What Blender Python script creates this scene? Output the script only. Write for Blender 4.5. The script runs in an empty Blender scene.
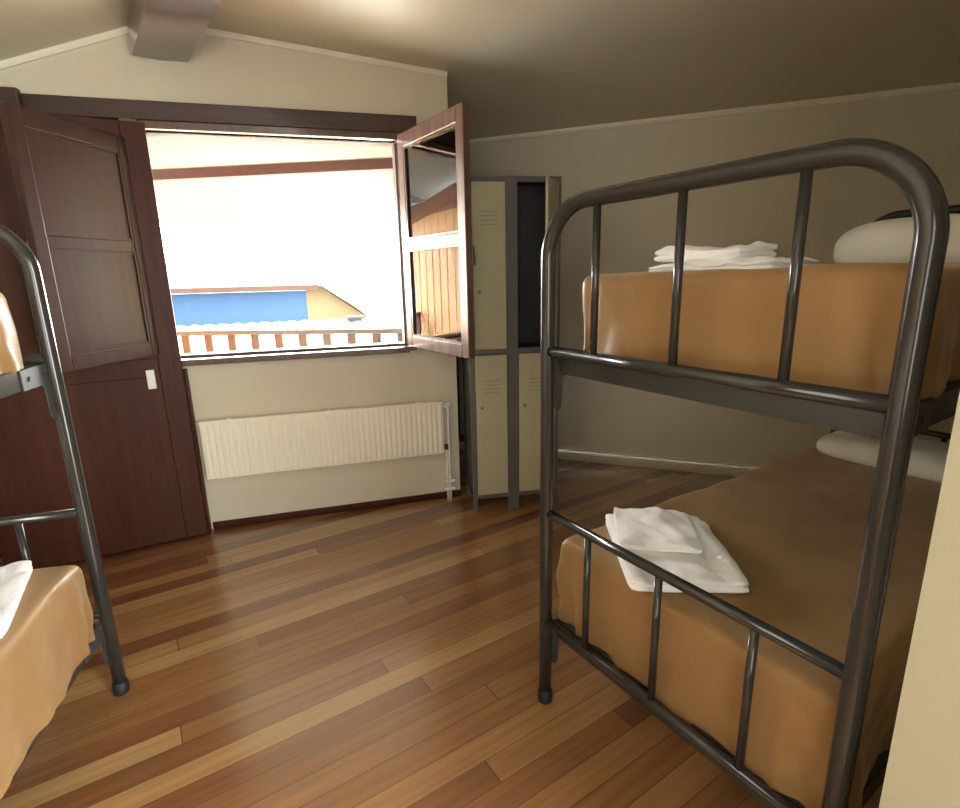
import bpy, bmesh, math, random
from mathutils import Vector, Matrix, noise

random.seed(7)
SC = bpy.context.scene
COL = SC.collection
R = math.radians
HCAM = 1.48

# ------------------------------------------------------------------ camera
cam_d = bpy.data.cameras.new('camera')
cam = bpy.data.objects.new('camera', cam_d)
COL.objects.link(cam)
_p, _r = R(13.6), R(1.3)
fw = Vector((0, math.cos(_p), -math.sin(_p)))
up0 = Vector((0, math.sin(_p), math.cos(_p)))
rt0 = Vector((1, 0, 0))
rt = rt0 * math.cos(_r) - up0 * math.sin(_r)
up = up0 * math.cos(_r) + rt0 * math.sin(_r)
M = Matrix((rt, up, -fw)).transposed().to_4x4()
M.translation = (0, 0, HCAM)
cam.matrix_world = M
cam_d.sensor_fit = 'HORIZONTAL'
cam_d.sensor_width = 36.0
cam_d.lens = 532.0 / 960.0 * 36.0
cam_d.clip_start = 0.02
SC.camera = cam

# ------------------------------------------------------------------ view, world, sun
vs = SC.view_settings
vs.view_transform = 'Standard'
vs.look = 'None'
vs.gamma = 1.0
vs.use_curve_mapping = False
vs.exposure = 1.8
SC.cycles.max_bounces = 14
SC.cycles.diffuse_bounces = 8
SC.cycles.glossy_bounces = 6
SC.cycles.transmission_bounces = 8
SC.cycles.use_denoising = True
SC.cycles.sample_clamp_indirect = 8.0

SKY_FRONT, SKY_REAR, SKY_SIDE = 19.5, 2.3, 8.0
world = bpy.data.worlds.new('sky')
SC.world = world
world.use_nodes = True
wn = world.node_tree
_bg = wn.nodes['Background']
_bg.inputs['Strength'].default_value = 1.0
# hazy sky shaped by direction: brightest in front, side and rear tuned as fill
_tc = wn.nodes.new('ShaderNodeTexCoord')


def sky_band(deg, f0, f1, v0, v1):
    dt = wn.nodes.new('ShaderNodeVectorMath')
    dt.operation = 'DOT_PRODUCT'
    dt.inputs[1].default_value = (math.sin(math.radians(deg)), math.cos(math.radians(deg)), 0)
    wn.links.new(_tc.outputs['Generated'], dt.inputs[0])
    mr_ = wn.nodes.new('ShaderNodeMapRange')
    for k_, v_ in zip(('From Min', 'From Max', 'To Min', 'To Max'), (f0, f1, v0, v1)):
        mr_.inputs[k_].default_value = v_
    wn.links.new(dt.outputs['Value'], mr_.inputs['Value'])
    return mr_.outputs['Result']


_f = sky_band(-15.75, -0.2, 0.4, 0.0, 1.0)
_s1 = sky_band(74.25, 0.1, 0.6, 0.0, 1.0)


def sky_mix(fac, c0, c1):
    mx_ = wn.nodes.new('ShaderNodeMix')
    mx_.data_type = 'RGBA'
    mx_.clamp_result = False
    wn.links.new(fac, mx_.inputs['Factor'])
    for c_, nm in ((c0, 'A'), (c1, 'B')):
        if isinstance(c_, tuple):
            mx_.inputs[nm].default_value = c_
        else:
            wn.links.new(c_, mx_.inputs[nm])
    return mx_.outputs['Result']


def lum(k_, c_):
    return (c_[0] * k_, c_[1] * k_, c_[2] * k_, 1)


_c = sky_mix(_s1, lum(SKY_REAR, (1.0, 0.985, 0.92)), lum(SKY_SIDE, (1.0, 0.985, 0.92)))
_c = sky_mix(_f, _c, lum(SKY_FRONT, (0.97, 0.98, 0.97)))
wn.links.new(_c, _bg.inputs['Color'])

# wall frame: u runs right along the window wall, v runs outdoors, z up
AZW = 74.25
A0 = Vector((-1.665, 3.008, 0))


def az(d):
    return Vector((math.sin(R(d)), math.cos(R(d)), 0))


U, V = az(AZW), az(AZW - 90)


def W(u_, v_=0, z=0):
    return A0 + U * u_ + V * v_ + Vector((0, 0, z))


sun_d = bpy.data.lights.new('sun', 'SUN')
sun_d.energy = 8.2
sun_d.angle = R(1.0)
sun_d.color = (1.0, 0.95, 0.86)
sun = bpy.data.objects.new('sun', sun_d)
COL.objects.link(sun)
_s = (U * 0.86 + V * 0.5)
_s = Vector((_s.x, _s.y, 0)).normalized() * math.cos(R(50)) + Vector((0, 0, math.sin(R(50))))
sun.rotation_euler = _s.to_track_quat('Z', 'Y').to_euler()

por_d = bpy.data.lights.new('window_daylight', 'AREA')
por_d.shape = 'RECTANGLE'
por_d.size, por_d.size_y = 1.33, 1.22
por_d.cycles.is_portal = True
por = bpy.data.objects.new('window_daylight', por_d)
COL.objects.link(por)
por.location = W(0.6115, 0.16, 1.65)
por.rotation_euler = V.to_track_quat('Z', 'Y').to_euler()
por2_d = bpy.data.lights.new('added_rear_opening_fill', 'AREA')  # portal for an unseen rear opening added to fill the room
por2_d.shape = 'RECTANGLE'
por2_d.size, por2_d.size_y = 1.2, 1.3
por2_d.cycles.is_portal = True
por2 = bpy.data.objects.new('added_rear_opening_fill', por2_d)
COL.objects.link(por2)
por2.location = W(0.45, -4.73, 1.5)
por2.rotation_euler = (-V).to_track_quat('Z', 'Y').to_euler()
por3_d = bpy.data.lights.new('added_side_opening_fill', 'AREA')  # portal for an unseen side doorway, added as fill light
por3_d.shape = 'RECTANGLE'
por3_d.size, por3_d.size_y = 1.4, 2.2
por3_d.cycles.is_portal = True
por3 = bpy.data.objects.new('added_side_opening_fill', por3_d)
COL.objects.link(por3)
por3.location = W(1.73, -3.85, 1.15)
por3.rotation_euler = U.to_track_quat('Z', 'Y').to_euler()


# ------------------------------------------------------------------ materials
def new_mat(name):
    m = bpy.data.materials.new(name)
    m.use_nodes = True
    nt = m.node_tree
    return m, nt, nt.nodes['Principled BSDF']


def ramp(nt, stops):
    n = nt.nodes.new('ShaderNodeValToRGB')
    el = n.color_ramp.elements
    while len(el) > 1:
        el.remove(el[-1])
    el[0].position, el[0].color = stops[0][0], (*stops[0][1], 1)
    for p, c in stops[1:]:
        e = el.new(p)
        e.color = (*c, 1)
    return n


def coords(nt, scale=(1, 1, 1)):
    tc = nt.nodes.new('ShaderNodeTexCoord')
    mp = nt.nodes.new('ShaderNodeMapping')
    mp.inputs['Scale'].default_value = scale
    nt.links.new(tc.outputs['Object'], mp.inputs['Vector'])
    return mp.outputs['Vector']


def noise_mat(name, c1, c2, rough=0.5, scale=6.0, stretch=(1, 1, 1), metallic=0.0, bump=0.0, bscale=None,
              spec=0.5, coat=0.0, sheen=0.0, detail=4.0, rvar=0.0):
    m, nt, b = new_mat(name)
    vec = coords(nt, stretch)
    n = nt.nodes.new('ShaderNodeTexNoise')
    n.inputs['Scale'].default_value = scale
    n.inputs['Detail'].default_value = detail
    nt.links.new(vec, n.inputs['Vector'])
    r = ramp(nt, [(0.3, c1), (0.7, c2)])
    nt.links.new(n.outputs['Fac'], r.inputs['Fac'])
    nt.links.new(r.outputs['Color'], b.inputs['Base Color'])
    b.inputs['Roughness'].default_value = rough
    b.inputs['Metallic'].default_value = metallic
    b.inputs['Specular IOR Level'].default_value = spec
    b.inputs['Coat Weight'].default_value = coat
    b.inputs['Coat Roughness'].default_value = 0.12
    b.inputs['Sheen Weight'].default_value = sheen
    if rvar:
        mr = nt.nodes.new('ShaderNodeMapRange')
        mr.inputs['To Min'].default_value = rough - rvar
        mr.inputs['To Max'].default_value = rough + rvar
        nt.links.new(n.outputs['Fac'], mr.inputs['Value'])
        nt.links.new(mr.outputs['Result'], b.inputs['Roughness'])
    if bump:
        n2 = nt.nodes.new('ShaderNodeTexNoise')
        n2.inputs['Scale'].default_value = bscale or scale * 8
        n2.inputs['Detail'].default_value = 3
        nt.links.new(vec, n2.inputs['Vector'])
        bp = nt.nodes.new('ShaderNodeBump')
        bp.inputs['Strength'].default_value = bump
        bp.inputs['Distance'].default_value = 0.004
        nt.links.new(n2.outputs['Fac'], bp.inputs['Height'])
        nt.links.new(bp.outputs['Normal'], b.inputs['Normal'])
    return m


def wood_mat(name, dark, light, rough=0.3, axis=2, coat=0.0, freq=1.0, spec=0.5):
    st = [22 * freq, 22 * freq, 22 * freq]
    st[axis] = 1.2 * freq
    return noise_mat(name, dark, light, rough, 1.6, tuple(st), coat=coat, detail=5, bump=0.06, bscale=3, spec=spec)


def floor_mat():
    m, nt, b = new_mat('varnished_plank_floor')
    vec = coords(nt)
    def mth(op, a_, b_=None):
        n_ = nt.nodes.new('ShaderNodeMath')
        n_.operation = op
        for k, v_ in enumerate((a_, b_)):
            if v_ is None:
                continue
            if isinstance(v_, (int, float)):
                n_.inputs[k].default_value = v_
            else:
                nt.links.new(v_, n_.inputs[k])
        return n_.outputs[0]
    sx = nt.nodes.new('ShaderNodeSeparateXYZ')
    nt.links.new(vec, sx.inputs[0])
    yy = mth('DIVIDE', sx.outputs['Y'], 0.088)
    row = mth('FLOOR', yy)
    w1 = nt.nodes.new('ShaderNodeTexWhiteNoise')
    w1.noise_dimensions = '1D'
    nt.links.new(row, w1.inputs['W'])
    xs = mth('ADD', mth('DIVIDE', sx.outputs['X'], 3.3), mth('MULTIPLY', w1.outputs['Value'], 7.0))
    cell = mth('FLOOR', xs)
    cb = nt.nodes.new('ShaderNodeCombineXYZ')
    nt.links.new(cell, cb.inputs[0])
    nt.links.new(row, cb.inputs[1])
    w2 = nt.nodes.new('ShaderNodeTexWhiteNoise')
    w2.noise_dimensions = '2D'
    nt.links.new(cb.outputs[0], w2.inputs['Vector'])
    gap = mth('MAXIMUM', mth('LESS_THAN', mth('FRACT', yy), 0.022), mth('LESS_THAN', mth('FRACT', xs), 0.0009))
    rp = ramp(nt, [(0.0, (0.16, 0.056, 0.022)), (0.10, (0.22, 0.09, 0.034)), (0.3, (0.29, 0.135, 0.05)),
                   (0.55, (0.35, 0.175, 0.066)), (0.8, (0.40, 0.22, 0.086)), (1.0, (0.48, 0.30, 0.13))])
    nt.links.new(w2.outputs['Value'], rp.inputs['Fac'])
    mp = nt.nodes.new('ShaderNodeMapping')
    mp.inputs['Scale'].default_value = (1.3, 26, 26)
    nt.links.new(vec, mp.inputs['Vector'])
    n = nt.nodes.new('ShaderNodeTexNoise')
    n.inputs['Scale'].default_value = 1.5
    n.inputs['Detail'].default_value = 6
    nt.links.new(mp.outputs['Vector'], n.inputs['Vector'])
    mr = nt.nodes.new('ShaderNodeMapRange')
    mr.inputs['From Min'].default_value = 0.25
    mr.inputs['From Max'].default_value = 0.75
    mr.inputs['To Min'].default_value = 0.72
    mr.inputs['To Max'].default_value = 1.2
    nt.links.new(n.outputs['Fac'], mr.inputs['Value'])
    mx = nt.nodes.new('ShaderNodeMix')
    mx.data_type = 'RGBA'
    mx.blend_type = 'MULTIPLY'
    mx.inputs['Factor'].default_value = 1.0
    nt.links.new(rp.outputs['Color'], mx.inputs['A'])
    nt.links.new(mr.outputs['Result'], mx.inputs['B'])
    mm = nt.nodes.new('ShaderNodeMix')
    mm.data_type = 'RGBA'
    nt.links.new(gap, mm.inputs['Factor'])
    nt.links.new(mx.outputs['Result'], mm.inputs['A'])
    mm.inputs['B'].default_value = (0.03, 0.012, 0.006, 1)
    nt.links.new(mm.outputs['Result'], b.inputs['Base Color'])
    b.inputs['Coat Weight'].default_value = 1.0
    b.inputs['Coat Roughness'].default_value = 0.2
    b.inputs['Coat IOR'].default_value = 1.75
    n3 = nt.nodes.new('ShaderNodeTexNoise')
    n3.inputs['Scale'].default_value = 4
    nt.links.new(vec, n3.inputs['Vector'])
    mr2 = nt.nodes.new('ShaderNodeMapRange')
    mr2.inputs['To Min'].default_value = 0.26
    mr2.inputs['To Max'].default_value = 0.42
    nt.links.new(n3.outputs['Fac'], mr2.inputs['Value'])
    nt.links.new(mr2.outputs['Result'], b.inputs['Roughness'])
    bp = nt.nodes.new('ShaderNodeBump')
    bp.inputs['Strength'].default_value = 0.25
    bp.inputs['Distance'].default_value = 0.002
    bp.invert = True
    nt.links.new(gap, bp.inputs['Height'])
    nt.links.new(bp.outputs['Normal'], b.inputs['Normal'])
    return m


def glass_mat():
    m, nt, b = new_mat('window_glass')
    nt.nodes.remove(b)
    out = nt.nodes['Material Output']
    fr = nt.nodes.new('ShaderNodeFresnel')
    fr.inputs['IOR'].default_value = 1.85
    tr = nt.nodes.new('ShaderNodeBsdfTransparent')
    tr.inputs['Color'].default_value = (0.93, 0.95, 0.94, 1)
    gl = nt.nodes.new('ShaderNodeBsdfGlossy')
    gl.inputs['Roughness'].default_value = 0.0
    mx = nt.nodes.new('ShaderNodeMixShader')
    nt.links.new(fr.outputs['Fac'], mx.inputs['Fac'])
    nt.links.new(tr.outputs['BSDF'], mx.inputs[1])
    nt.links.new(gl.outputs['BSDF'], mx.inputs[2])
    nt.links.new(mx.outputs['Shader'], out.inputs['Surface'])
    return m


MAT = dict(
    floor=floor_mat(),
    wall=noise_mat('cream_wall_paint', (0.60, 0.555, 0.43), (0.64, 0.595, 0.465), 0.6, 2.0, bump=0.05, bscale=60),
    wall_olive_dimmed=noise_mat('olive_cream_paint_dimmed', (0.39, 0.36, 0.25), (0.42, 0.385, 0.27), 0.6, 2.0, bump=0.05, bscale=60),  # olive-tinted cream, also darkened to offset excess light on these walls
    ceiling=noise_mat('cream_ceiling_paint', (0.56, 0.515, 0.39), (0.60, 0.55, 0.42), 0.42, 1.5, spec=0.5),
    trim=noise_mat('pale_trim_paint', (0.80, 0.75, 0.62), (0.85, 0.80, 0.66), 0.5, 8),
    darkwood=wood_mat('dark_varnished_wood', (0.030, 0.012, 0.008), (0.048, 0.019, 0.012), 0.36, 2, coat=0.05, spec=0.4),
    darkwood_h=wood_mat('dark_varnished_wood_lengthwise', (0.045, 0.024, 0.020), (0.07, 0.038, 0.032), 0.36, 0, coat=0.1),
    doorwood=wood_mat('red_brown_door_wood', (0.042, 0.0115, 0.005), (0.066, 0.019, 0.009), 0.45, 2, coat=0.0, spec=0.2),
    beamwood=wood_mat('ridge_beam_wood', (0.05, 0.03, 0.022), (0.085, 0.052, 0.038), 0.22, 1, coat=1.0),
    frame=wood_mat('casement_wood', (0.095, 0.052, 0.038), (0.145, 0.085, 0.064), 0.25, 2, coat=0.5),
    metal=noise_mat('dark_painted_tube', (0.030, 0.029, 0.026), (0.036, 0.034, 0.030), 0.17, 3, metallic=0.15, spec=0.45),
    bracket=noise_mat('grey_bracket_steel', (0.042, 0.042, 0.041), (0.055, 0.055, 0.054), 0.55, 12, metallic=0.0, spec=0.25),
    rubber=noise_mat('black_rubber', (0.008, 0.008, 0.008), (0.014, 0.014, 0.014), 0.6, 20),
    board=noise_mat('dark_bed_board', (0.030, 0.028, 0.024), (0.04, 0.036, 0.03), 0.6, 5),
    spread=noise_mat('tan_satin_bedspread', (0.235, 0.130, 0.050), (0.272, 0.154, 0.062), 0.42, 5, bump=0.35, bscale=16, sheen=0.25),
    linen=noise_mat('white_linen', (0.66, 0.63, 0.53), (0.72, 0.69, 0.59), 0.85, 9, bump=0.2, bscale=120, sheen=0.2),
    towel=noise_mat('white_terry', (0.80, 0.80, 0.79), (0.87, 0.87, 0.86), 0.95, 30, bump=0.5, bscale=260, sheen=0.4),
    locker_grey=noise_mat('grey_locker_steel', (0.105, 0.10, 0.095), (0.125, 0.12, 0.11), 0.4, 4),
    locker_cream=noise_mat('cream_locker_steel', (0.42, 0.39, 0.255), (0.46, 0.43, 0.285), 0.4, 3),
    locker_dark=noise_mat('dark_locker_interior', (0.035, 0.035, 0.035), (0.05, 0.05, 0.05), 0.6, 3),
    vent=noise_mat('shadowy_louvre_steel', (0.27, 0.25, 0.17), (0.31, 0.29, 0.2), 0.5, 3),
    slot=noise_mat('vent_slot_black', (0.02, 0.02, 0.018), (0.03, 0.03, 0.028), 0.7, 3),
    radiator=noise_mat('cream_radiator_enamel', (0.86, 0.83, 0.68), (0.89, 0.86, 0.71), 0.35, 3),
    white=noise_mat('white_plastic', (0.8, 0.8, 0.76), (0.85, 0.85, 0.8), 0.4, 6),
    brass=noise_mat('dull_brass', (0.30, 0.24, 0.13), (0.36, 0.29, 0.16), 0.35, 12, metallic=0.9),
    glass=glass_mat(),
    plate=noise_mat('pale_metal_plate', (0.55, 0.53, 0.47), (0.62, 0.6, 0.54), 0.35, 12, metallic=0.4),
    outwood=wood_mat('red_brown_outdoor_timber', (0.045, 0.018, 0.011), (0.062, 0.026, 0.017), 0.55, 2),
    header=wood_mat('light_brown_header_timber', (0.16, 0.075, 0.04), (0.22, 0.11, 0.06), 0.6, 0),
    fascia=wood_mat('dark_red_fascia_timber', (0.05, 0.014, 0.012), (0.075, 0.022, 0.018), 0.5, 0),
    raildull=wood_mat('weathered_rail_timber', (0.05, 0.042, 0.04), (0.065, 0.055, 0.052), 0.6, 0),
    plank=wood_mat('orange_plank_cladding', (0.50, 0.27, 0.12), (0.62, 0.36, 0.18), 0.55, 2),
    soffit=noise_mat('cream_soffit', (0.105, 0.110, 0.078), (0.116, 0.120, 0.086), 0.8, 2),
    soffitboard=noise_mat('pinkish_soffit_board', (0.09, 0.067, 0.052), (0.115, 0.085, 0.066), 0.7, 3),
    terrazzo=noise_mat('balcony_tile', (0.42, 0.30, 0.22), (0.5, 0.37, 0.28), 0.7, 6),
    blue=noise_mat('blue_facade_paint', (0.001, 0.022, 0.066), (0.002, 0.030, 0.082), 0.7, 0.8),
    tile=noise_mat('terracotta_roof_tile', (0.035, 0.014, 0.007), (0.05, 0.022, 0.012), 0.8, 5),
    paletile=noise_mat('sun_bleached_roof_tile', (0.07, 0.052, 0.03), (0.22, 0.19, 0.13), 0.8, 4),
    gable=noise_mat('ochre_gable_plaster', (0.075, 0.055, 0.024), (0.09, 0.067, 0.03), 0.8, 2),
    pale=noise_mat('pale_plaster', (0.75, 0.73, 0.68), (0.8, 0.78, 0.73), 0.8, 1),
    chim=noise_mat('grey_chimney_plaster', (0.02, 0.02, 0.022), (0.03, 0.03, 0.032), 0.8, 3),
    hill=noise_mat('hazy_hillside', (0.45, 0.55, 0.50), (0.62, 0.68, 0.66), 0.9, 0.05),
)


_b = MAT['spread'].node_tree.nodes['Principled BSDF']
_b.inputs['Specular Tint'].default_value = (1.0, 0.80, 0.55, 1)
_b.inputs['Sheen Tint'].default_value = (1.0, 0.80, 0.55, 1)
_b.inputs['Specular IOR Level'].default_value = 0.4

# ------------------------------------------------------------------ mesh helpers
def box(bm, x0, x1, y0, y1, z0, z1, mat=None, bevel=0.0):
    """axis-aligned box in the builder's frame, optional matrix"""
    r = bmesh.ops.create_cube(bm, size=1.0)
    vs_ = r['verts']
    T = Matrix.Translation(((x0 + x1) / 2, (y0 + y1) / 2, (z0 + z1) / 2)) @ Matrix.Diagonal((x1 - x0, y1 - y0, z1 - z0, 1))
    bmesh.ops.transform(bm, matrix=T, verts=vs_)
    if bevel:
        es = list({e for v in vs_ for e in v.link_edges})
        rr = bmesh.ops.bevel(bm, geom=es, offset=bevel, segments=2, affect='EDGES', profile=0.5)
        vs_ = list({v for f in rr['faces'] for v in f.verts} | {v for v in vs_ if v.is_valid})
    if mat is not None:
        bmesh.ops.transform(bm, matrix=mat, verts=vs_)
    return vs_


def tube(bm, pts, r, seg=14, cap=True):
    pts = [Vector(p) for p in pts]
    n = len(pts)
    rs = r if isinstance(r, (list, tuple)) else [r] * n
    tang = []
    for i in range(n):
        a_ = pts[max(i - 1, 0)]
        b_ = pts[min(i + 1, n - 1)]
        tang.append((b_ - a_).normalized())
    ref = Vector((0, 0, 1)) if abs(tang[0].z) < 0.9 else Vector((0, 1, 0))
    nrm = (ref - tang[0] * ref.dot(tang[0])).normalized()
    rings = []
    for i in range(n):
        nrm = (nrm - tang[i] * nrm.dot(tang[i])).normalized()
        bi = tang[i].cross(nrm)
        rings.append([bm.verts.new(pts[i] + (nrm * math.cos(2 * math.pi * k / seg) + bi * math.sin(2 * math.pi * k / seg)) * rs[i])
                      for k in range(seg)])
    for i in range(n - 1):
        for k in range(seg):
            f = bm.faces.new((rings[i][k], rings[i][(k + 1) % seg], rings[i + 1][(k + 1) % seg], rings[i + 1][k]))
            f.smooth = True
    if cap:
        bm.faces.new(list(reversed(rings[0])))
        bm.faces.new(rings[-1])


def prism(bm, poly, depth_vec):
    """closed solid from a planar polygon of 3-D points pushed along depth_vec"""
    a_ = [bm.verts.new(Vector(p)) for p in poly]
    d = Vector(depth_vec)
    b_ = [bm.verts.new(Vector(p) + d) for p in poly]
    n = len(poly)
    bm.faces.new(a_)
    bm.faces.new(list(reversed(b_)))
    for i in range(n):
        bm.faces.new((a_[i], b_[i], b_[(i + 1) % n], a_[(i + 1) % n]))


def obj(name, bm, mat, parent=None, kind=None, loc=None, rotz=None, smooth=False):
    bmesh.ops.recalc_face_normals(bm, faces=bm.faces)
    me = bpy.data.meshes.new(name)
    bm.to_mesh(me)
    bm.free()
    if smooth:
        for p in me.polygons:
            p.use_smooth = True
    o = bpy.data.objects.new(name, me)
    COL.objects.link(o)
    mats = mat if isinstance(mat, (list, tuple)) else [mat]
    for k in mats:
        me.materials.append(MAT[k])
    if parent is not None:
        o.parent = parent
    if kind:
        o['kind'] = kind
    if loc is not None:
        o.location = loc
    if rotz is not None:
        o.rotation_euler = (0, 0, rotz)
    return o


def tag(o, label, cat, group=None):
    o['label'] = label
    o['category'] = cat
    if group:
        o['group'] = group
    return o


def thing(name, label, cat, loc=(0, 0, 0), rotz=0.0, group=None):
    o = bpy.data.objects.new(name, None)
    o.empty_display_size = 0.1
    COL.objects.link(o)
    o.location = loc
    o.rotation_euler = (0, 0, rotz)
    return tag(o, label, cat, group)


def setting(name, loc=(0, 0, 0), rotz=0.0):
    o = bpy.data.objects.new(name, None)
    o.empty_display_size = 0.1
    COL.objects.link(o)
    o.location = loc
    o.rotation_euler = (0, 0, rotz)
    o['kind'] = 'structure'
    return o


def copy_tree(o, parent=None):
    c = o.copy()
    COL.objects.link(c)
    if parent is not None:
        c.parent = parent
    for ch in list(o.children):
        copy_tree(ch, c)
    return c


BM = bmesh.new
PHI_W = R(90 - AZW)      # local x = U, local y = V

# ------------------------------------------------------------------ room shell (u, v, z frame of the window wall)
def ceil_z(u_, v_):
    p = W(u_, v_)
    zr = 2.48 + 0.15 * ((0.03 - p.x) * 0.354 + (4.372 - p.y) * 0.935)
    zl = 2.752 + 0.35 * (u_ - 0.1) + 0.024 * v_
    return min(zr, zl)


POLY = [(-1.02, 0), (1.575, 0), (1.53, 1.203), (5.2, -1.506), (5.2, -2.85), (1.6, -2.85), (1.6, -4.6), (-1.02, -4.6)]


def wall_seg(name, p, q, thick, hole=None, mat='wall'):
    """wall from p to q (uv), pushed outward (to the left of p->q is outside for this winding)"""
    p, q = Vector(p), Vector(q)
    d = (q - p)
    L = d.length
    d.normalize()
    out = Vector((-d.y, d.x))
    n = 10
    cuts = sorted(set([i / n * L for i in range(n + 1)] + ([hole[0], hole[1]] if hole else [])))
    bm = BM()

    def P(s, z, o=0.0):
        w = p + d * s + out * o
        return Vector((w.x, w.y, z))

    def topz(s):
        w = p + d * s
        return ceil_z(w.x, w.y) + 0.02
    for s0, s1 in zip(cuts[:-1], cuts[1:]):
        spans = [(0.0, None)]
        if hole and s0 >= hole[0] - 1e-6 and s1 <= hole[1] + 1e-6:
            spans = [(0.0, hole[2]), (hole[3], None)]
        for z0, z1 in spans:
            poly = [P(s0, z0), P(s1, z0), P(s1, topz(s1) if z1 is None else z1), P(s0, topz(s0) if z1 is None else z1)]
            prism(bm, poly, (out.x * thick, out.y * thick, 0))
    bmesh.ops.remove_doubles(bm, verts=bm.verts, dist=1e-5)
    # drop the doubled inner faces between neighbouring slabs
    seen = {}
    for f in list(bm.faces):
        key = tuple(sorted(v.index for v in f.verts))
        seen.setdefault(key, []).append(f)
    dead = [f for fs in seen.values() if len(fs) > 1 for f in fs]
    if dead:
        bmesh.ops.delete(bm, geom=dead, context='FACES_ONLY')
    return obj(name, bm, mat, kind='structure', loc=A0, rotz=PHI_W)


WIN = (-0.045, 1.268, 1.056, 2.245)
wall_seg('wall_window', (-1.02, 0), (1.575, 0), 0.16, hole=(WIN[0] - 0.04 + 1.02, WIN[1] + 1.02, WIN[2], WIN[3]))
wall_seg('wall_return', (1.575, 0.161), (1.575, 1.203), 0.16)
wall_seg('wall_back', (1.40, 1.299), (5.2, -1.506), 0.15)
wall_seg('wall_right', (5.2, -1.4), (5.2, -2.97), 0.12)
wall_seg('wall_partition', (5.2, -2.85), (1.6, -2.85), 0.12, mat='wall_olive_dimmed')
wall_seg('wall_passage', (1.6, -2.971), (1.6, -4.72), 0.12, hole=(0.179, 1.579, 0.05, 2.25), mat='wall_olive_dimmed')  # doorway hole added out of view to let in fill light
wall_seg('wall_rear', (1.6, -4.6), (-1.14, -4.6), 0.12, hole=(0.55, 1.75, 0.85, 2.15), mat='doorwood')  # unseen opening added for fill; dark wood chosen to cut bounced light
wall_seg('wall_left', (-1.02, -4.6), (-1.02, 0.0), 0.12)

bm = BM()
prism(bm, [W(u_, v_, 0) for u_, v_ in [(-1.2, 0.2), (1.36, 0.2), (1.34, 1.5), (2.0, 1.4), (5.4, -1.3), (5.4, -4.8), (-1.2, -4.8)]], (0, 0, -0.06))
# floor object rotated so its local x runs along the planks
fl = obj('floor', bm, 'floor', kind='structure')
PHI_F = R(90 - 57)
fl.data.transform(Matrix.Rotation(-PHI_F, 4, 'Z'))
fl.rotation_euler = (0, 0, PHI_F)

bm = BM()
GN = 46
us = [-1.15 + (4.15 + 1.15) * i / GN for i in range(GN + 1)]
vsn = [-4.73 + (1.4 + 4.73) * i / GN for i in range(GN + 1)]
# two sloping planes meeting at the ridge: build each as its own clipped sheet
def sheet(bm, side):
    import itertools
    ridge = [(0.1 - 0.313 * 0.2, 0.19), (0.1 + 0.313 * 5.2, -0.95 * 5.2)]
    (ru0, rv0), (ru1, rv1) = ridge
    if side == 'left':
        poly = [(ru0, rv0), (ru1, rv1), (-1.15, rv1), (-1.15, rv0)]
    else:
        poly = [(ru0, rv0), (1.36, 0.19), (1.34, 1.5), (2.0, 1.3), (5.35, -1.3), (5.35, rv1), (ru1, rv1)]
    pts = []
    for u_, v_ in poly:
        p = W(u_, v_)
        zr = 2.48 + 0.15 * ((0.03 - p.x) * 0.354 + (4.372 - p.y) * 0.935)
        zl = 2.752 + 0.35 * (u_ - 0.1) + 0.024 * v_
        pts.append(W(u_, v_, zl if side == 'left' else zr))
    prism(bm, pts, (0, 0, 0.08))
sheet(bm, 'left')
sheet(bm, 'right')
obj('ceiling', bm, 'ceiling', kind='structure')


def trim_run(name, pts, mat, w, h, kind='structure'):
    """small rectangular moulding along a polyline of world points; w = out from wall, given by side vector"""
    bm = BM()
    for (p, q, side) in pts:
        p, q, side = Vector(p), Vector(q), Vector(side)
        d = (q - p).normalized()
        nz = Vector((0, 0, 1))
        nz = (nz - d * nz.dot(d)).normalized()
        poly = [p, p + side * w, p + side * w - nz * h * 0.55, p + side * w * 0.55 - nz * h, p - nz * h]
        prism(bm, poly, q - p)
    return obj(name, bm, mat, kind=kind)


def cz(u_, v_):
    return W(u_, v_, ceil_z(u_, v_) - 0.001)


BD = (W(5.2, -1.506) - W(1.53, 1.203)).normalized()
BN = Vector((-BD.y, BD.x, 0))
if BN.dot(W(2.5, -1.5) - W(1.53, 1.203)) < 0:
    BN = -BN
trim_run('trim_1', [(cz(-1.02, 0), cz(0.02, 0), -V), (cz(0.18, 0), cz(1.575, 0), -V)], 'trim', 0.022, 0.026)
trim_run('trim_2', [(cz(1.53, 1.203), cz(5.2, -1.506), BN)], 'trim', 0.025, 0.032)
trim_run('baseboard_window', [(W(0.012, 0, 0.045), W(1.575, 0, 0.045), -V)], 'doorwood', 0.014, 0.045)
trim_run('baseboard_back', [(W(1.53, 1.203, 0.062), W(5.2, -1.506, 0.062), BN)], 'wall', 0.016, 0.062)

# ridge beam
bm = BM()
BA = az(-37)
bd = -BA
bs = Vector((bd.y, -bd.x, 0))
if bs.dot(U) < 0:
    bs = -bs
p0 = W(0.088, 0, 2.572)
prism(bm, [p0 - bs * 0.12, p0 + bs * 0.12, p0 + bs * 0.12 + Vector((0, 0, 0.42)), p0 - bs * 0.12 + Vector((0, 0, 0.42))], bd * 4.7)
o = obj('trim_3', bm, 'beamwood', kind='structure')
ang = math.atan2(bd.y, bd.x) - math.pi / 2
o.data.transform(Matrix.Rotation(-ang, 4, 'Z') @ Matrix.Translation(-p0))
o.location = p0
o.rotation_euler = (0, 0, ang)

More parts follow.
